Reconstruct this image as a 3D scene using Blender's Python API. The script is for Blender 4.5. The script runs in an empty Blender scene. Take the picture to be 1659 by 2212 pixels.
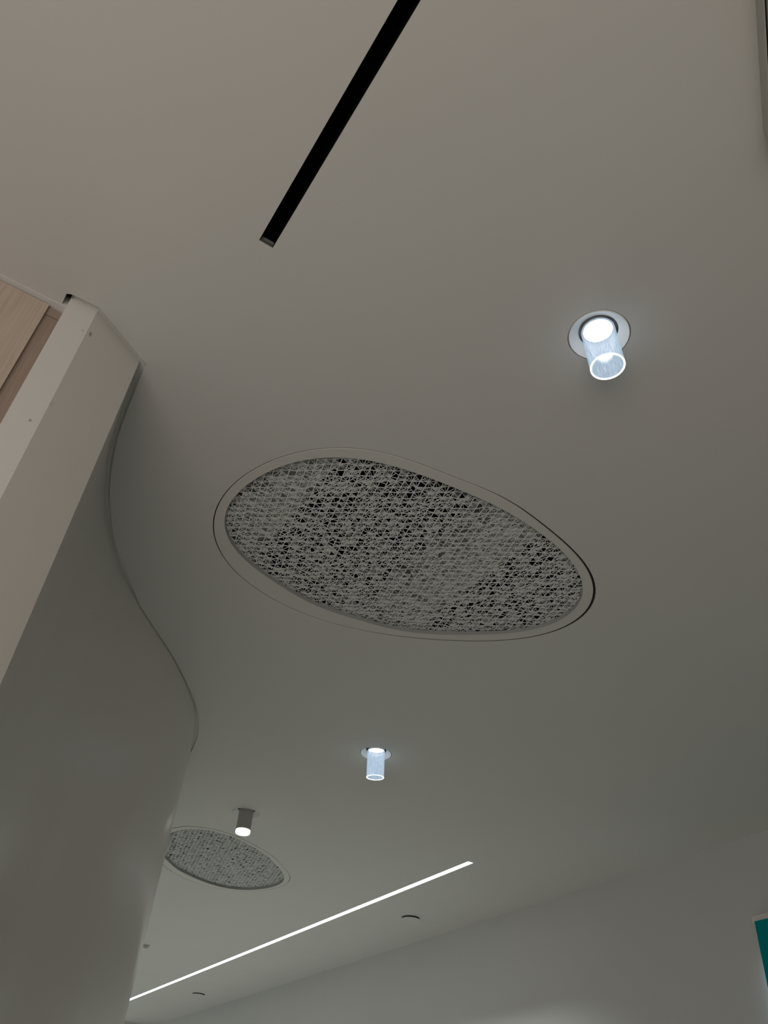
import bpy, bmesh, math, random
from mathutils import Vector, Matrix

sc = bpy.context.scene
COL = sc.collection
PI = math.pi
ZC = 3.1                      # ceiling height

# ------------------------------------------------------------------ camera
cam_d = bpy.data.cameras.new('camera')
cam = bpy.data.objects.new('camera', cam_d)
COL.objects.link(cam)
cam_d.sensor_fit = 'VERTICAL'
cam_d.sensor_height = 24.0
cam_d.lens = 1773.68 * 24.0 / 2212.0
cam_d.clip_start = 0.02
cam.matrix_world = Matrix(((-0.53173676, -0.52579043, -0.66392804, 0),
                           (-0.84346596, 0.39940210, 0.35922575, 0),
                           (0.07629679, 0.75101424, -0.65586311, 1.6),
                           (0, 0, 0, 1)))
sc.camera = cam

# ------------------------------------------------------------------ light and exposure
sc.view_settings.view_transform = 'Standard'
sc.view_settings.look = 'None'
sc.view_settings.exposure = 0.0
sc.view_settings.gamma = 1.0
sc.view_settings.use_curve_mapping = False

WORLD_COL, WORLD_STR = (0.95, 1.0, 0.985), 0.62
world = bpy.data.worlds.new('hall_light')
sc.world = world
world.use_nodes = True
world.node_tree.nodes['Background'].inputs[0].default_value = (*WORLD_COL, 1)
world.node_tree.nodes['Background'].inputs[1].default_value = WORLD_STR


def area(name, loc, target, sx, sy, power, color):
    d = bpy.data.lights.new(name, 'AREA')
    d.shape = 'RECTANGLE'; d.size = sx; d.size_y = sy
    d.energy = power; d.color = color
    o = bpy.data.objects.new(name, d)
    COL.objects.link(o)
    o.location = loc
    o.rotation_euler = (Vector(target) - Vector(loc)).to_track_quat('-Z', 'Y').to_euler()
    return o


# added warm fill from an unseen source, behind the camera's left shoulder
area('warm_fill_light', (-1.0, 1.25, 1.35), (0.5, 0.5, 3.1), 1.8, 1.5, 23, (1.0, 0.87, 0.78))
# the lit strip's own light and that of the downlights: see their builders


# ------------------------------------------------------------------ materials
def mat(name, color, rough=0.6, spec=0.3, metal=0.0):
    m = bpy.data.materials.new(name)
    m.use_nodes = True
    b = m.node_tree.nodes['Principled BSDF']
    b.inputs['Base Color'].default_value = (*color, 1)
    b.inputs['Roughness'].default_value = rough
    b.inputs['Metallic'].default_value = metal
    b.inputs['Specular IOR Level'].default_value = spec
    return m


def plaster(name, color, rough, spec, bumps, spots=(), mottle=0.03):
    """painted plaster: faint mottling, soft trowel waves; spots = small scuffs (centre, radii, strength)"""
    m = mat(name, color, rough, spec)
    nt = m.node_tree; N = nt.nodes; L = nt.links
    b = N['Principled BSDF']
    tc = N.new('ShaderNodeTexCoord')
    n1 = N.new('ShaderNodeTexNoise'); n1.inputs['Scale'].default_value = 2.2; n1.inputs['Detail'].default_value = 5
    L.new(tc.outputs['Object'], n1.inputs['Vector'])
    rmp = N.new('ShaderNodeMapRange')
    rmp.inputs['From Min'].default_value = 0.3; rmp.inputs['From Max'].default_value = 0.7
    rmp.inputs['To Min'].default_value = 1 - mottle; rmp.inputs['To Max'].default_value = 1 + mottle
    L.new(n1.outputs['Fac'], rmp.inputs['Value'])
    mul = N.new('ShaderNodeVectorMath'); mul.operation = 'SCALE'
    mul.inputs[0].default_value = color
    L.new(rmp.outputs[0], mul.inputs['Scale'])
    out = mul.outputs[0]
    for cen, rad, k in spots:
        s = N.new('ShaderNodeVectorMath'); s.operation = 'SUBTRACT'; s.inputs[1].default_value = cen
        L.new(tc.outputs['Object'], s.inputs[0])
        d = N.new('ShaderNodeVectorMath'); d.operation = 'DIVIDE'; d.inputs[1].default_value = rad
        L.new(s.outputs[0], d.inputs[0])
        ln = N.new('ShaderNodeVectorMath'); ln.operation = 'LENGTH'
        L.new(d.outputs[0], ln.inputs[0])
        mr = N.new('ShaderNodeMapRange')
        mr.inputs['From Min'].default_value = 0.6; mr.inputs['From Max'].default_value = 1.2
        mr.inputs['To Min'].default_value = k; mr.inputs['To Max'].default_value = 1.0
        L.new(ln.outputs['Value'], mr.inputs['Value'])
        ms = N.new('ShaderNodeVectorMath'); ms.operation = 'SCALE'
        L.new(out, ms.inputs[0]); L.new(mr.outputs[0], ms.inputs['Scale'])
        out = ms.outputs[0]
    L.new(out, b.inputs['Base Color'])
    prev = None
    for scale, strength, dist, stretch in bumps:
        mp = N.new('ShaderNodeMapping'); mp.inputs['Scale'].default_value = stretch
        L.new(tc.outputs['Object'], mp.inputs['Vector'])
        n = N.new('ShaderNodeTexNoise'); n.inputs['Scale'].default_value = scale; n.inputs['Detail'].default_value = 3
        L.new(mp.outputs[0], n.inputs['Vector'])
        bp = N.new('ShaderNodeBump'); bp.inputs['Strength'].default_value = strength; bp.inputs['Distance'].default_value = dist
        L.new(n.outputs['Fac'], bp.inputs['Height'])
        if prev: L.new(prev.outputs[0], bp.inputs['Normal'])
        prev = bp
    if prev: L.new(prev.outputs[0], b.inputs['Normal'])
    return m


def wood(name, c1, c2, rough=0.5):
    m = mat(name, c1, rough, 0.3)
    nt = m.node_tree; N = nt.nodes; L = nt.links
    b = N['Principled BSDF']
    tc = N.new('ShaderNodeTexCoord')
    mp = N.new('ShaderNodeMapping'); mp.inputs['Scale'].default_value = (150, 150, 3.0)
    L.new(tc.outputs['Object'], mp.inputs['Vector'])
    n = N.new('ShaderNodeTexNoise'); n.inputs['Scale'].default_value = 1.6; n.inputs['Detail'].default_value = 6
    n.inputs['Distortion'].default_value = 0.6
    L.new(mp.outputs[0], n.inputs['Vector'])
    cr = N.new('ShaderNodeValToRGB')
    cr.color_ramp.elements[0].position = 0.35; cr.color_ramp.elements[0].color = (*c2, 1)
    cr.color_ramp.elements[1].position = 0.62; cr.color_ramp.elements[1].color = (*c1, 1)
    L.new(n.outputs['Fac'], cr.inputs[0])
    L.new(cr.outputs[0], b.inputs['Base Color'])
    return m


def emit(name, color, strength):
    m = bpy.data.materials.new(name); m.use_nodes = True
    nt = m.node_tree
    nt.nodes.remove(nt.nodes['Principled BSDF'])
    e = nt.nodes.new('ShaderNodeEmission')
    e.inputs[0].default_value = (*color, 1); e.inputs[1].default_value = strength
    nt.links.new(e.outputs[0], nt.nodes['Material Output'].inputs[0])
    return m


def light_guide(name, color, strength, clear):
    """clear acrylic tube lit through its edge: see-through, streaky glow, glossy skin"""
    m = bpy.data.materials.new(name); m.use_nodes = True
    nt = m.node_tree; N = nt.nodes; L = nt.links
    N.remove(N['Principled BSDF'])
    tc = N.new('ShaderNodeTexCoord')
    mp = N.new('ShaderNodeMapping'); mp.inputs['Scale'].default_value = (420, 420, 40)
    mp.inputs['Rotation'].default_value = (0.12, 0.1, 0)
    L.new(tc.outputs['Object'], mp.inputs['Vector'])
    n = N.new('ShaderNodeTexNoise'); n.inputs['Scale'].default_value = 1.0; n.inputs['Detail'].default_value = 5
    n.inputs['Distortion'].default_value = 0.8
    L.new(mp.outputs[0], n.inputs['Vector'])
    mr = N.new('ShaderNodeMapRange')
    mr.inputs['From Min'].default_value = 0.35; mr.inputs['From Max'].default_value = 0.75
    mr.inputs['To Min'].default_value = strength * 0.75; mr.inputs['To Max'].default_value = strength * 1.55
    L.new(n.outputs['Fac'], mr.inputs['Value'])
    e = N.new('ShaderNodeEmission'); e.inputs[0].default_value = (*color, 1)
    L.new(mr.outputs[0], e.inputs[1])
    t = N.new('ShaderNodeBsdfTransparent')
    mx = N.new('ShaderNodeMixShader'); mx.inputs[0].default_value = clear
    L.new(e.outputs[0], mx.inputs[1]); L.new(t.outputs[0], mx.inputs[2])
    g = N.new('ShaderNodeBsdfGlossy'); g.inputs['Roughness'].default_value = 0.08
    mx2 = N.new('ShaderNodeMixShader'); mx2.inputs[0].default_value = 0.05
    L.new(mx.outputs[0], mx2.inputs[1]); L.new(g.outputs[0], mx2.inputs[2])
    L.new(mx2.outputs[0], N['Material Output'].inputs[0])
    return m


M_ceil = plaster('ceiling_paint', (0.62, 0.61, 0.582), 0.62, 0.25,
                 [(1.3, 0.12, 0.02, (1, 1, 1)), (420, 0.05, 0.0005, (1, 1, 1))], mottle=0.012)
M_void = mat('void_dark', (0.03, 0.03, 0.03), 0.9, 0.0)
M_wall = plaster('wall_paint', (0.565, 0.56, 0.54), 0.6, 0.25,
                 [(1.1, 0.25, 0.03, (1, 1, 0.35)), (420, 0.05, 0.0005, (1, 1, 1))], mottle=0.02)
M_column = plaster('satin_wall_paint', (0.66, 0.63, 0.585), 0.30, 0.5,
                   [(2.2, 0.10, 0.01, (1, 1, 0.5)), (26, 0.10, 0.002, (1, 1, 0.25)), (500, 0.05, 0.0004, (1, 1, 1))],
                   spots=[((1.3404, 0.0525, 3.032), (0.004, 0.0035, 0.008), 0.45),
                          ((1.3341, 0.0782, 2.730), (0.004, 0.003, 0.004), 0.5),
                          ((1.3364, 0.0588, 2.794), (0.003, 0.003, 0.005), 0.82),
                          ((1.3346, 0.0698, 3.026), (0.003, 0.003, 0.004), 0.82)], mottle=0.02)
M_block = mat('light_block_grey', (0.42, 0.41, 0.385), 0.5, 0.3)  # plain grey for the added light-blocking wall
M_floor = plaster('floor_stone', (0.46, 0.445, 0.42), 0.4, 0.4, [(8, 0.03, 0.002, (1, 1, 1))], mottle=0.05)
M_white = mat('white_metal', (0.66, 0.645, 0.61), 0.5, 0.35)
M_frame = plaster('vent_frame_plaster', (0.63, 0.61, 0.575), 0.6, 0.25, [(420, 0.05, 0.0005, (1, 1, 1))], mottle=0.01)
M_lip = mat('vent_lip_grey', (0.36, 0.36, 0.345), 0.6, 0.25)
M_lat = mat('lattice_white', (0.76, 0.77, 0.75), 0.6, 0.3)
M_duct = mat('duct_grey', (0.45, 0.46, 0.435), 0.6, 0.3)
M_black = mat('slot_black', (0.004, 0.004, 0.004), 0.7, 0.1)
M_cap = mat('slot_grey', (0.22, 0.22, 0.21), 0.5, 0.3)
M_capd = mat('slot_dark_grey', (0.10, 0.10, 0.09), 0.5, 0.3)
M_dark = mat('gap_dark', (0.03, 0.028, 0.025), 0.8, 0.1)
M_oak = wood('oak_panel', (0.53, 0.43, 0.345), (0.45, 0.36, 0.285))
M_oakd = wood('oak_backing', (0.33, 0.25, 0.20), (0.28, 0.21, 0.165))  # redder wood, with the recess's shade mixed into the brown
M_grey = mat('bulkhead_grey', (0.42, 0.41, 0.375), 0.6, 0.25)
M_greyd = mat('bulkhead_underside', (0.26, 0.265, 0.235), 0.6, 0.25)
M_can = mat('lamp_can_dark', (0.02, 0.02, 0.022), 0.35, 0.5)
M_trim = mat('lamp_trim_white', (0.80, 0.80, 0.78), 0.45, 0.35)
M_lens = emit('lamp_lens', (1.0, 1.0, 1.0), 14.0)
M_tube = light_guide('lit_acrylic', (0.62, 0.80, 1.0), 0.74, 0.50)
M_rim = emit('lit_acrylic_edge', (0.86, 0.97, 1.0), 2.4)
M_strip = emit('strip_diffuser', (1.0, 0.985, 0.965), 5.0)
M_tgrey = mat('lamp_body_grey', (0.40, 0.40, 0.375), 0.5, 0.3)
M_teal = emit('screen_teal', (0.0, 0.052, 0.05), 1.0)
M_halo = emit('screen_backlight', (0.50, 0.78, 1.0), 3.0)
M_case = mat('screen_case', (0.72, 0.68, 0.64), 0.5, 0.3)


# ------------------------------------------------------------------ helpers
def obj(name, bm, m, parent=None, smooth=False):
    me = bpy.data.meshes.new(name)
    bmesh.ops.recalc_face_normals(bm, faces=bm.faces[:])
    bm.to_mesh(me); bm.free()
    for mm in (m if isinstance(m, (list, tuple)) else [m]):
        me.materials.append(mm)
    if smooth:
        for p in me.polygons: p.use_smooth = True
    o = bpy.data.objects.new(name, me)
    COL.objects.link(o)
    if parent: o.parent = parent
    return o


def struct(o):
    o['kind'] = 'structure'
    return o


def thing(name, label, cat, loc, group=None, rot=None):
    o = bpy.data.objects.new(name, None)
    COL.objects.link(o)
    o.empty_display_size = 0.05
    o.location = loc
    if rot is not None: o.rotation_euler = rot
    tag(o, label, cat, group)
    return o


def tag(o, label, cat, group=None):
    o['label'] = label; o['category'] = cat
    if group: o['group'] = group
    return o


def box(bm, lo, hi, mi=0):
    v = [bm.verts.new((x, y, z)) for x in (lo[0], hi[0]) for y in (lo[1], hi[1]) for z in (lo[2], hi[2])]
    for f in ((0, 1, 3, 2), (4, 6, 7, 5), (0, 4, 5, 1), (2, 3, 7, 6), (0, 2, 6, 4), (1, 5, 7, 3)):
        fc = bm.faces.new([v[i] for i in f]); fc.material_index = mi


def prism(bm, pts, z0, z1, caps=True):
    a = [bm.verts.new((p[0], p[1], z0)) for p in pts]
    b = [bm.verts.new((p[0], p[1], z1)) for p in pts]
    n = len(pts)
    for i in range(n):
        j = (i + 1) % n
        bm.faces.new((a[i], a[j], b[j], b[i]))
    if caps:
        bm.faces.new(a); bm.faces.new(b)


def lathe(bm, prof, n=48, closed=False):
    """prof: (r, z) pairs revolved about z"""
    rings = []
    for r, z in prof:
        if r < 1e-6: rings.append([bm.verts.new((0, 0, z))])
        else: rings.append([bm.verts.new((r * math.cos(2 * PI * k / n), r * math.sin(2 * PI * k / n), z)) for k in range(n)])
    pairs = list(zip(rings[:-1], rings[1:]))
    if closed: pairs.append((rings[-1], rings[0]))
    for A, B in pairs:
        for k in range(n):
            j = (k + 1) % n
            if len(A) == 1: bm.faces.new((A[0], B[k], B[j]))
            elif len(B) == 1: bm.faces.new((A[k], B[0], A[j]))
            else: bm.faces.new((A[k], B[k], B[j], A[j]))


def smooth_curve(pts, sub=6):
    out = []
    n = len(pts)
    for i in range(n - 1):
        p0 = Vector(pts[max(i - 1, 0)]); p1 = Vector(pts[i]); p2 = Vector(pts[i + 1]); p3 = Vector(pts[min(i + 2, n - 1)])
        for k in range(sub):
            t = k / sub
            out.append(0.5 * ((2 * p1) + (-p0 + p2) * t + (2 * p0 - 5 * p1 + 4 * p2 - p3) * t * t + (-p0 + 3 * p1 - 3 * p2 + p3) * t ** 3))
    out.append(Vector(pts[-1]))
    return [(p.x, p.y) for p in out]


# ------------------------------------------------------------------ plan shapes
# egg-shaped vent opening: radius as a Fourier series about its centre
F_OUT = [0.4831, 0.0198, -0.0236, -0.0814, 0.0304, 0.0114, 0.023, 0.0088, -0.0085, -0.0042, -0.0073, -0.0006, 0.0041, 0.0012, -0.0002]
F_IN = [0.443, 0.008, -0.0262, -0.09, 0.0252, 0.0099, 0.0135, 0.0089, -0.0124, -0.0035, -0.0057, 0.0001, 0.0053, 0.0013, 0.0024]


def radius(F, th):
    r = F[0]
    for k in range(1, 8):
        r += F[2 * k - 1] * math.cos(k * th) + F[2 * k] * math.sin(k * th)
    return r


def egg(F, n=160, grow=None):
    out = []
    for i in range(n):
        th = 2 * PI * i / n
        r = radius(F, th) + (grow(th) if grow else 0.0)
        out.append((r * math.cos(th), r * math.sin(th)))
    return out


def gap(th):                     # the shadow gap round the frame is widest on its right side
    return 0.0030 + 0.0052 * max(0.0, math.cos(th + 1.65))


C1 = (1.6636, -0.9526)
C2, R2, S2 = (4.6735, -1.7301), math.radians(39), 0.9


def place1(p): return (p[0] + C1[0], p[1] + C1[1])


def place2(p):
    x, y = p[0] * S2, -p[1] * S2
    return (C2[0] + x * math.cos(R2) - y * math.sin(R2), C2[1] + x * math.sin(R2) + y * math.cos(R2))


# foot of the free-standing wall: cream face, beige face, then the wavy side
WAVE = smooth_curve([(1.416, -0.068), (1.5, -0.0735), (1.633, -0.086), (1.77, -0.106), (1.9, -0.138), (1.99, -0.166), (2.095, -0.214),
                     (2.212, -0.273), (2.31, -0.339), (2.371, -0.385), (2.439, -0.436), (2.519, -0.506), (2.622, -0.597), (2.7, -0.661),
                     (2.835, -0.759), (2.922, -0.817), (2.998, -0.862), (3.074, -0.895), (3.217, -0.943), (3.42, -1.0025),
                     (3.7, -1.048), (4.0, -1.035), (4.35, -0.93), (4.6, -0.70)], 5)
COLUMN = [(1.332, 0.121), (1.3345, 0.0608)] + WAVE + [(4.6, 0.121)]
EDGE = [(1.358, 0.134), (1.325, 0.133), (1.319, 0.117), (1.318, 0.061), (1.411, -0.084)]
EDGE_C = smooth_curve([(1.411, -0.084), (1.501, -0.089), (1.66, -0.102), (1.78, -0.122), (1.898, -0.151), (2.007, -0.189), (2.109, -0.232),
                       (2.217, -0.292), (2.294, -0.346), (2.395, -0.407), (2.433, -0.437), (2.513, -0.507), (2.616, -0.598), (2.694, -0.662),
                       (2.827, -0.760), (2.913, -0.820), (3.018, -0.882), (3.105, -0.920), (3.215, -0.959), (3.325, -0.985), (3.42, -1.002)], 5)
CUT = [(1.3195, 0.1205)] + EDGE[3:-1] + EDGE_C + [(3.6, -1.0), (4.3, -0.6), (4.3, 0.05), (1.45, 0.1205)]
NOTCH = [(1.358, 0.134), (1.325, 0.133), (1.3195, 0.1209), (1.358, 0.1209)]

# ------------------------------------------------------------------ ceiling (one board with its openings, void above)
LIGHTS = [(0.7377, -0.8857), (2.8471, -1.6187), (3.8577, -1.4839)]
R_TRIM = 0.0655
SLOT = (-1.6, 0.959, -0.1970, -0.1655)
STRIP = (3.632, 10.46, -2.7205, -2.6835)


def ring(c, r, n=48): return [(c[0] + r * math.cos(2 * PI * k / n), c[1] + r * math.sin(2 * PI * k / n)) for k in range(n)]


def rect(x0, x1, y0, y1): return [(x0, y0), (x1, y0), (x1, y1), (x0, y1)]


bm = bmesh.new()
loops = [rect(-4.0, 10.48, -3.4, 3.4), CUT, NOTCH,
         [place1(p) for p in egg(F_OUT, 160, gap)], [place2(p) for p in egg(F_OUT, 160, gap)],
         rect(*SLOT), rect(*STRIP)] + [ring(c, R_TRIM + 0.0016) for c in LIGHTS]
edges = []
sides = []
for li, lp in enumerate(loops):
    vs = [bm.verts.new((p[0], p[1], ZC)) for p in lp]
    for i in range(len(vs)):
        edges.append(bm.edges.new((vs[i], vs[(i + 1) % len(vs)])))
    sides.append(vs)
bmesh.ops.triangle_fill(bm, use_beauty=True, edges=edges)
for f in bm.faces: f.material_index = 0
T = 0.03
for li, vs in enumerate(sides):
    h = 0.5 if li == 0 else 0.007 if li == 1 else T
    up = [bm.verts.new((v.co.x, v.co.y, ZC + h)) for v in vs]
    for i in range(len(vs)):
        j = (i + 1) % len(vs)
        f = bm.faces.new((vs[i], vs[j], up[j], up[i]))
        f.material_index = 1 if li == 0 else 0
    if li == 0:
        f = bm.faces.new(up); f.material_index = 1
    if li in (1, 2):
        f = bm.faces.new(up); f.material_index = li - 1     # closed top of the shadow gap
struct(obj('ceiling', bm, [M_ceil, M_void]))

# ------------------------------------------------------------------ room shell
bm = bmesh.new(); box(bm, (-4.0, -3.5, -0.05), (10.6, 3.4, 0)); struct(obj('floor', bm, M_floor))
bm = bmesh.new(); box(bm, (-4.0, -3.55, 0), (10.6, -3.4, ZC)); struct(obj('wall_right', bm, M_wall))
bm = bmesh.new(); box(bm, (10.48, -3.4, 0), (10.6, 3.4, ZC)); struct(obj('wall_end', bm, M_wall))
bm = bmesh.new(); box(bm, (-1.5, -3.4, 0), (-1.4, -0.4, ZC - 0.0002)); struct(obj('wall_light_block', bm, M_block))  # added, out of view: keeps light from behind off the ceiling's right side
bm = bmesh.new(); prism(bm, COLUMN, 0.0, ZC + 0.0069)
w = struct(obj('wall_left', bm, M_column))
for p in w.data.polygons:
    p.use_smooth = abs(p.normal.z) < 0.5
for i, e in enumerate(w.data.edges):
    pass
w.data.set_sharp_from_angle(angle=math.radians(25))

# wood-clad wall beside it: shade-darkened reddish backing, top rail, light oak panel, white bead under the ceiling
bm = bmesh.new(); box(bm, (1.388, 0.121, 0), (1.46, 3.4, ZC)); struct(obj('wall_back', bm, M_oakd))
bm = bmesh.new(); box(bm, (1.360, 0.1225, ZC - 0.0020), (1.387, 3.4, ZC - 0.0002)); struct(obj('trim_1', bm, M_white))
wp = thing('wall_panel', 'light oak wall panel at the left edge, next to the cream column', 'wall panel', (1.373, 1.0, 0.0))
bm = bmesh.new(); box(bm, (0, 0.1565 - 1.0, 0.02), (0.0145, 2.3, ZC - 0.0052)); obj('board', bm, M_oak, wp)
bm = bmesh.new(); box(bm, (0.0065, 0.1225 - 1.0, ZC - 0.030), (0.0145, 0.1560 - 1.0, ZC - 0.0055)); obj('top_rail', bm, M_oakd, wp)
bm = bmesh.new(); box(bm, (0.0085, 0.1225 - 1.0, 0.02), (0.0145, 0.1560 - 1.0, ZC - 0.0308)); obj('reveal_strip', bm, M_oakd, wp)

# bulkhead in the upper right corner of the view
b0, b1 = Vector((0.124, -0.637)), Vector((0.2495, -0.8095))
d = (b1 - b0).normalized(); nrm = Vector((d.y, -d.x))
if nrm.x > 0: nrm = -nrm
start = b1 - d * 2.4
bk = thing('bulkhead', 'narrow grey bulkhead hanging under the ceiling in the upper right corner', 'bulkhead',
           (b1.x, b1.y, ZC), None, (0, 0, math.atan2(d.y, d.x)))
sgn = 1 if nrm.dot(Vector((-d.y, d.x))) > 0 else -1


def by(a, b): return (min(sgn * a, sgn * b), max(sgn * a, sgn * b))


def bkbox(x0, x1, a, b, z0, z1):
    q = bmesh.new(); y0, y1 = by(a, b)
    box(q, (x0, y0, z0), (x1, y1, z1)); return q


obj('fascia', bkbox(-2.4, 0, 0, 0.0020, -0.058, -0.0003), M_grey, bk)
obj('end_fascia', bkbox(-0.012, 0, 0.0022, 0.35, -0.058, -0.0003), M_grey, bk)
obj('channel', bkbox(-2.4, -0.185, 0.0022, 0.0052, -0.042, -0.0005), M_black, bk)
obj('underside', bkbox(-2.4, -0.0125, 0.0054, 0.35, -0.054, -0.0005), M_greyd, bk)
q = bmesh.new()
for x0, x1, a, b in ((-0.152, -0.139, 0.0030, 0.03), (-0.136, -0.127, 0.0040, 0.02), (-0.121, -0.095, 0.0024, 0.05)):
    y0, y1 = by(a, b)
    box(q, (x0, y0, -0.0578), (x1, y1, -0.0542))
obj('clip', q, M_black, bk)


# ------------------------------------------------------------------ pierced egg-shaped vents
def vent(label, pl, seed, centre):
    rnd = random.Random(seed)
    t = thing('ceiling_vent', label, 'vent', (centre[0], centre[1], ZC), 'egg-shaped pierced vents in the ceiling')

    def loc(p):
        q = pl(p); return (q[0] - centre[0], q[1] - centre[1])
    # flat frame ring, flush with the ceiling, with a bevelled inner lip going up to the screen
    bm = bmesh.new()
    n = 160
    O = egg(F_OUT, n); I = egg(F_IN, n)
    I2 = egg(F_IN, n, lambda th: -0.0012)
    prof = []
    for ps, z in ((O, 0.013), (O, 0.0012), (egg(F_OUT, n, lambda th: -0.001), 0.0), (I, 0.0), (I, 0.0130)):
        prof.append([bm.verts.new((*loc(p), z)) for p in ps])
    for A, B in zip(prof, prof[1:] + prof[:1]):
        for k in range(n):
            j = (k + 1) % n
            bm.faces.new((A[k], A[j], B[j], B[k]))
    obj('frame', bm, M_frame, t)
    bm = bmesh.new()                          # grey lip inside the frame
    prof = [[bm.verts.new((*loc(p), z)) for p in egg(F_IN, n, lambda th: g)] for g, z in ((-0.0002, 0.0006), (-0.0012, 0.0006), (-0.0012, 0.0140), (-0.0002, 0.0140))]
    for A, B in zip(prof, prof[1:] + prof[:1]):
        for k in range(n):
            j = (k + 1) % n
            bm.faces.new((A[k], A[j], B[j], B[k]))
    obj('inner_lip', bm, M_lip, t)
    # dark ring set low in the gap, standing in for its shade
    bm = bmesh.new()
    rings = [[bm.verts.new((*loc(p), z)) for p in egg(F_OUT, n, g)] for g, z in
             ((lambda th: 0.0001, 0.0035), (lambda th: gap(th) - 0.0002, 0.0035), (lambda th: gap(th) - 0.0002, 0.0295), (lambda th: 0.0001, 0.0295))]
    for A, B in zip(rings, rings[1:] + rings[:1]):
        for k in range(n):
            j = (k + 1) % n
            bm.faces.new((A[k], A[j], B[j], B[k]))
    obj('gap_shade', bm, M_dark, t)
    # screen: triangular net of bars; every triangle is filled by a fan of thin spokes from one corner
    z0, z1 = 0.0145, 0.0165
    bm = bmesh.new()

    def bar(p, q, w, zz0=z0):
        p = Vector(p); q = Vector(q)
        dd = q - p
        if dd.length < 1e-6: return
        nn = Vector((-dd.y, dd.x)).normalized() * (w / 2)
        cs = [p + nn, p - nn, q - nn, q + nn]
        lo = [bm.verts.new((c.x, c.y, zz0)) for c in cs]
        hi = [bm.verts.new((c.x, c.y, z1)) for c in cs]
        bm.faces.new((lo[3], lo[2], lo[1], lo[0])); bm.faces.new(hi)
        for k in range(4):
            j = (k + 1) % 4
            bm.faces.new((lo[k], lo[j], hi[j], hi[k]))

    A_ = Vector((0.0217 * math.cos(math.radians(53.0)), 0.0217 * math.sin(math.radians(53.0))))
    B_ = Vector((0.0235 * math.cos(math.radians(166.5)), 0.0235 * math.sin(math.radians(166.5))))

    def world_inside(p, m):           # p in room plan relative to the vent's centre
        if pl is place1:
            x, y = p.x, p.y
        else:
            x = (p.x * math.cos(R2) + p.y * math.sin(R2)) / S2
            y = -(-p.x * math.sin(R2) + p.y * math.cos(R2)) / S2
        r = math.hypot(x, y); th = math.atan2(y, x)
        return r < radius(F_IN, th) + m

    G = {}
    for i in range(-60, 61):
        for j in range(-60, 61):
            p = A_ * i + B_ * j
            if world_inside(p, 0.018):
                slide = max(-0.0055, min(0.0055, rnd.gauss(0, 0.0024)))
                G[(i, j)] = p + B_.normalized() * slide
    star = {k: rnd.random() + (1.0 if (k[0] + k[1]) % 3 == 0 and rnd.random() < 0.7 else 0.0) for k in G}
    k = 0
    EDG = set()
    for (i, j), p in G.items():
        for (di, dj), pr, w in (((0, 1), 1.0, 0.0025), ((1, 0), 0.95, 0.0017), ((1, 1), 0.80, 0.0013), ((-1, 1), 0.36, 0.0013)):
            n2 = (i + di, j + dj)
            q = G.get(n2)
            if q is not None and rnd.random() < pr:
                k += 1
                EDG.add(frozenset(((i, j), n2)))
                bar(p, q, w, z0 + (k % 7) * 0.00001)
    for (i, j) in G:
        for tri in (((i, j), (i + 1, j), (i + 1, j + 1)), ((i, j), (i + 1, j + 1), (i, j + 1))):
            if not all(t_ in G for t_ in tri): continue
            o = sorted(tri, key=lambda t_: -star[t_])
            if rnd.random() > 0.8: o = [o[1], o[0], o[2]]
            apex = next((t_ for t_ in o if frozenset([x_ for x_ in tri if x_ != t_]) in EDG), None)
            if apex is None: continue
            rest = [t_ for t_ in tri if t_ != apex]
            u = rnd.random()
            ns = 0 if u < 0.15 else 1 if u < 0.50 else 2 if u < 0.92 else 3
            a0, b0_ = G[rest[0]], G[rest[1]]
            for s in range(ns):
                f = (s + 1) / (ns + 1)
                k += 1
                bar(G[apex], a0.lerp(b0_, f), 0.00105, z0 + (k % 7) * 0.00001)
            if ns == 0 and rnd.random() < 0.4:          # rounded hole: a small fillet bar across each corner
                c = (G[tri[0]] + G[tri[1]] + G[tri[2]]) / 3
                for t_ in tri:
                    m_ = G[t_].lerp(c, 0.28)
                    v_ = (c - G[t_]); v_ = Vector((-v_.y, v_.x)).normalized() * 0.0036
                    bar(m_ - v_, m_ + v_, 0.0028, z0 + (k % 7) * 0.00001)
    obj('pierced_screen', bm, M_lat, t)
    return t


def shift1(p): return place1(p)


vent('large egg-shaped pierced white vent in the middle of the ceiling', place1, 4, C1)
vent('smaller-looking pierced vent beyond, half hidden by the curved wall, near the strip light', place2, 9, C2)

# ducts above the near vent, seen through its screen
for y, r, x0, x1, z, lab in ((-1.225, 0.10, 0.7, 2.9, 3.258, 'grey air duct behind the right half of the large pierced vent'),
                             (-0.575, 0.10, 1.42, 2.3, 3.258, 'grey air duct behind the left end of the large pierced vent')):
    bm = bmesh.new()
    L_ = x1 - x0
    prof = [(0, 0)]
    ncor = int(L_ / 0.11)
    for k in range(ncor + 1):
        z_ = L_ * k / ncor
        prof += [(r, z_), (r + 0.004, min(z_ + 0.006, L_)), (r, min(z_ + 0.012, L_))]
    prof.append((0, L_ + 0.001))
    lathe(bm, prof, 40)
    o = obj('air_duct', bm, M_duct, None, True)
    o.location = (x0, y, z); o.rotation_euler = (0, PI / 2, 0)
    tag(o, lab, 'duct', 'air ducts above the large vent')

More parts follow.
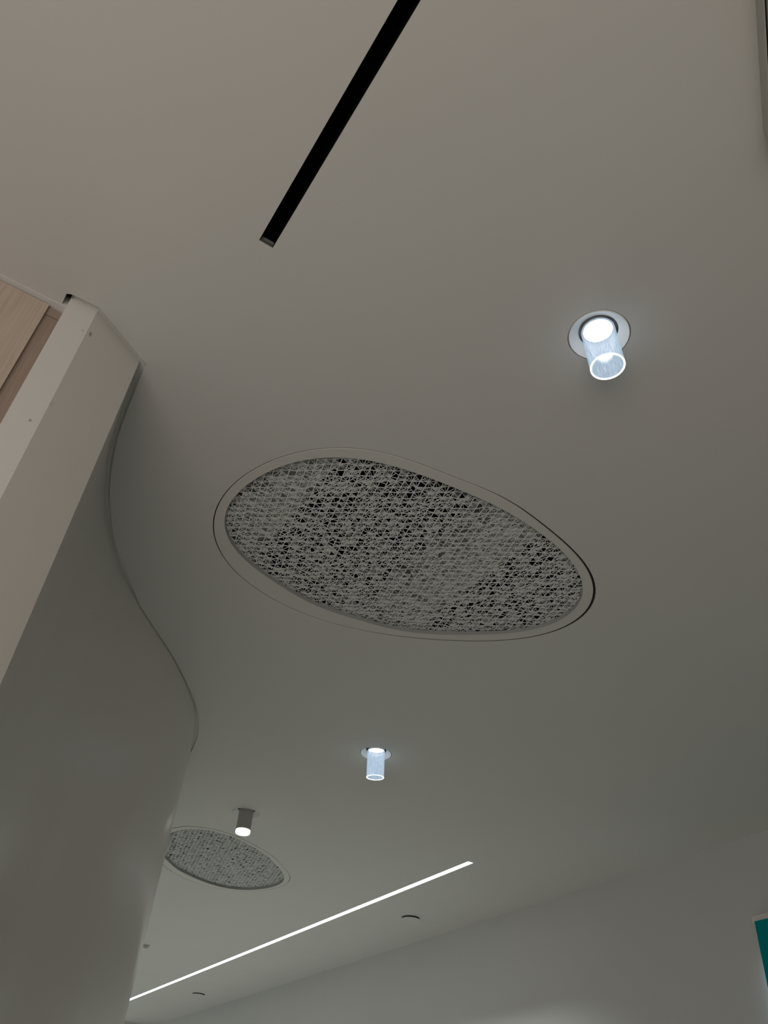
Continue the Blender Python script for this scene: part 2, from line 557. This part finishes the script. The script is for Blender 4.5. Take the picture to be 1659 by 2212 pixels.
# ------------------------------------------------------------------ black linear slot
sl = thing('linear_slot', 'long black linear slot recessed in the ceiling at the top of the photo', 'ceiling slot', (SLOT[1], (SLOT[2] + SLOT[3]) / 2, ZC))
L0 = SLOT[0] - SLOT[1]; hw = (SLOT[3] - SLOT[2]) / 2
bm = bmesh.new()
e = 0.0004
for lo, hi in (((L0, -hw + e, 0.0005), (-e, -hw + 0.0014, 0.07)), ((L0, hw - 0.0014, 0.0005), (-e, hw - e, 0.07)),
               ((L0, -hw + 0.0014, 0.066), (-e, hw - 0.0014, 0.07)), ((L0, -hw + 0.0014, 0.0005), (L0 + 0.002, hw - 0.0014, 0.066))):
    box(bm, lo, hi)
obj('channel', bm, M_black, sl)
bm = bmesh.new(); box(bm, (-0.0035, -hw + 0.0016, 0.0005), (-0.0006, hw - 0.0016, 0.0055)); obj('end_lip', bm, M_capd, sl)
bm = bmesh.new(); box(bm, (-0.0050, -hw + 0.0016, 0.0056), (-0.0006, hw - 0.0016, 0.0125)); obj('end_cap', bm, M_cap, sl)
bm = bmesh.new(); box(bm, (-0.0040, -hw + 0.0016, 0.0126), (-0.0006, hw - 0.0016, 0.0655)); obj('end_wall', bm, M_black, sl)


# ------------------------------------------------------------------ downlights
def downlight(label, c, bottom, top, lit):
    """c: centre of the trim in plan; bottom, top: ends of the tube's axis"""
    t = thing('downlight', label, 'ceiling light', (c[0], c[1], ZC), 'tube downlights in the ceiling')
    rt = R_TRIM
    bm = bmesh.new()                          # flush trim flaring up into the recess
    lathe(bm, [(rt, 0.010), (rt, 0.0004), (rt - 0.001, -0.0008), (rt - 0.0020, -0.0008), (rt - 0.0050, 0.002), (0.0490, 0.012),
               (0.0430, 0.0165), (0.0430, 0.0185), (rt - 0.004, 0.0185)], 64, True)
    obj('trim', bm, M_trim, t, False)
    for p in t.children[-1].data.polygons: p.use_smooth = True
    t.children[-1].data.set_sharp_from_angle(angle=math.radians(28))
    bm = bmesh.new()                          # can above
    lathe(bm, [(0.047, 0.0188), (0.047, 0.11), (0, 0.11), (0, 0.107), (0.045, 0.107), (0.045, 0.0188)], 48, True) if False else \
        lathe(bm, [(0.0470, 0.0190), (0.0470, 0.11), (0, 0.11)], 48)
    obj('can', bm, M_can, t, True)
    B = Vector(bottom) - Vector((c[0], c[1], ZC)); Tp = Vector(top) - Vector((c[0], c[1], ZC))
    ax = (B - Tp); ln = ax.length
    rot = ax.to_track_quat('-Z', 'Y').to_euler()

    def put(o):
        o.location = Tp; o.rotation_euler = rot
        return o
    ro, ri = 0.0366, 0.0332
    if lit:
        bm = bmesh.new(); lathe(bm, [(ro, -0.004), (ro, -ln + 0.0022), (ri, -ln + 0.0022), (ri, -0.004)], 64, True)
        tube = put(obj('light_tube', bm, M_tube, t, True)); tube.data.set_sharp_from_angle(angle=math.radians(40))
        bm = bmesh.new(); lathe(bm, [(ri - 0.0001, -ln + 0.002), (ri - 0.0001, -ln + 0.0006), (ri + 0.0006, -ln), (ro - 0.0006, -ln), (ro + 0.0001, -ln + 0.0006), (ro + 0.0001, -ln + 0.002)], 64, True)
        put(obj('tube_rim', bm, M_rim, t, True))
        bm = bmesh.new(); lathe(bm, [(0.0, -0.001), (0.026, -0.001), (0.0318, 0.003), (0.0318, 0.010), (0, 0.010)], 48)
        put(obj('lens', bm, M_lens, t, True))
        bm = bmesh.new(); lathe(bm, [(0.0322, -0.004), (0.0331, -0.004), (0.0331, 0.010), (0.0322, 0.010)], 48, True)
        put(obj('lens_ring', bm, M_white, t, True))
        power = 4.0
    else:
        bm = bmesh.new(); lathe(bm, [(0, 0.012), (ro - 0.001, 0.012), (ro - 0.001, -ln + 0.0165), (0, -ln + 0.0165)], 64)
        o = put(obj('lamp_body', bm, M_tgrey, t, True)); o.data.set_sharp_from_angle(angle=math.radians(40))
        bm = bmesh.new(); lathe(bm, [(0, -ln + 0.0164), (ro - 0.0015, -ln + 0.0164), (ro - 0.0008, -ln + 0.015), (ro - 0.0008, -ln + 0.003), (ro - 0.003, -ln), (0, -ln)], 64)
        o = put(obj('glowing_end', bm, M_lens2, t, True)); o.data.set_sharp_from_angle(angle=math.radians(40))
        power = 12.0
    s = bpy.data.lights.new('downlight_beam', 'SPOT')
    s.energy = power; s.spot_size = math.radians(95); s.spot_blend = 0.6; s.shadow_soft_size = 0.03
    s.color = (0.96, 1.0, 0.97)
    so = bpy.data.objects.new('downlight_beam', s); COL.objects.link(so); so.parent = t
    so.location = B + Vector((0, 0, -0.01))
    return t


M_lens2 = emit('lamp_end_glow', (1.0, 0.985, 0.94), 2.6)
downlight('large-looking lit clear tube downlight on the right, nearest of the ceiling lights', LIGHTS[0], (0.737, -0.897, 3.0), (0.739, -0.886, 3.122), True)
downlight('lit clear tube downlight below the large vent, between it and the strip light', LIGHTS[1], (2.854, -1.629, 3.0), (2.845, -1.618, 3.116), True)
downlight('opaque grey tube downlight glowing only at its lower end, above the far vent', LIGHTS[2], (3.857, -1.4855, 2.9985), (3.8577, -1.4839, 3.11), False)

# ------------------------------------------------------------------ lit strip
st = thing('strip_light', 'long glowing white strip light recessed along the far part of the ceiling', 'ceiling light', (STRIP[0], (STRIP[2] + STRIP[3]) / 2, ZC))
LL = STRIP[1] - STRIP[0]; hw = (STRIP[3] - STRIP[2]) / 2
bm = bmesh.new()
for lo, hi in (((e, -hw + e, 0.0003), (LL - e, -hw + 0.0014, 0.04)), ((e, hw - 0.0014, 0.0003), (LL - e, hw - e, 0.04)),
               ((e, -hw + 0.0014, 0.036), (LL - e, hw - 0.0014, 0.04)), ((e, -hw + 0.0014, 0.0003), (0.002, hw - 0.0014, 0.036)),
               ((LL - 0.002, -hw + 0.0014, 0.0003), (LL - e, hw - 0.0014, 0.036))):
    box(bm, lo, hi)
obj('channel', bm, M_white, st)
bm = bmesh.new(); box(bm, (0.0025, -hw + 0.0017, 0.0018), (LL - 0.0025, hw - 0.0017, 0.006)); obj('diffuser', bm, M_strip, st)
sd = bpy.data.lights.new('strip_glow', 'AREA')
sd.shape = 'RECTANGLE'; sd.size = LL - 0.01; sd.size_y = 0.024; sd.energy = 70; sd.spread = math.radians(108); sd.color = (0.91, 1.0, 0.97)
so = bpy.data.objects.new('strip_glow', sd); COL.objects.link(so); so.parent = st
so.location = (LL / 2, 0, 0.0012)

# ------------------------------------------------------------------ small round ceiling fittings
for (x, y), lab in (((4.737, -3.052), 'round white cover plate under the ceiling right of the strip light, nearer one'),
                    ((8.285, -3.058), 'round white cover plate under the ceiling below the strip light, farther one')):
    t = thing('cover_plate', lab, 'cover plate', (x, y, ZC), 'round sprinkler cover plates')
    bm = bmesh.new(); lathe(bm, [(0, -0.0105), (0.056, -0.0105), (0.057, -0.0095), (0.057, -0.0085), (0, -0.0085)], 48)
    obj('plate', bm, M_ceil, t, True)
    t.children[-1].data.set_sharp_from_angle(angle=math.radians(30))
    bm = bmesh.new(); lathe(bm, [(0, -0.0003), (0.0560, -0.0003), (0.0560, -0.0084), (0, -0.0084)], 48)
    obj('collar', bm, M_dark, t, True)
    t.children[-1].data.set_sharp_from_angle(angle=math.radians(30))
t = thing('ceiling_sensor', 'tiny grey fitting on the ceiling close beside the edge of the curved wall', 'sensor', (6.916, -2.055, ZC))
bm = bmesh.new(); lathe(bm, [(0, -0.0003), (0.030, -0.0003), (0.030, -0.004), (0, -0.004)], 32); obj('base', bm, M_tgrey, t)
bm = bmesh.new(); lathe(bm, [(0.022, -0.0041), (0.020, -0.016), (0.012, -0.022), (0, -0.024)], 32); obj('dome', bm, M_tgrey, t, True)

# ------------------------------------------------------------------ lit teal screen on the long wall
W0, W1, Z0, Z1 = 1.30, 2.459, 1.95, 2.732
t = thing('wall_screen', 'dark teal lit screen with a pale top, on the long wall at the lower right', 'screen', ((W0 + W1) / 2, -3.4, Z0))
cx = (W0 + W1) / 2
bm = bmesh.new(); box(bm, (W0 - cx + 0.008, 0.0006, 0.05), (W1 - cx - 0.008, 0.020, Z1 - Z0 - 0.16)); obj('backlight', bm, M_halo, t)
bm = bmesh.new(); box(bm, (W0 - cx, 0.0205, 0), (W1 - cx, 0.034, Z1 - Z0)); obj('case', bm, M_case, t)
bm = bmesh.new(); box(bm, (W0 - cx + 0.0005, 0.0342, 0.0005), (W1 - cx - 0.0005, 0.0365, Z1 - Z0 - 0.0005)); obj('display', bm, M_teal, t)
bm = bmesh.new(); box(bm, (W0 - cx, 0.0006, Z1 - Z0 + 0.0008), (W1 - cx + 0.02, 0.022, Z1 - Z0 + 0.026)); obj('top_cap', bm, M_case, t)
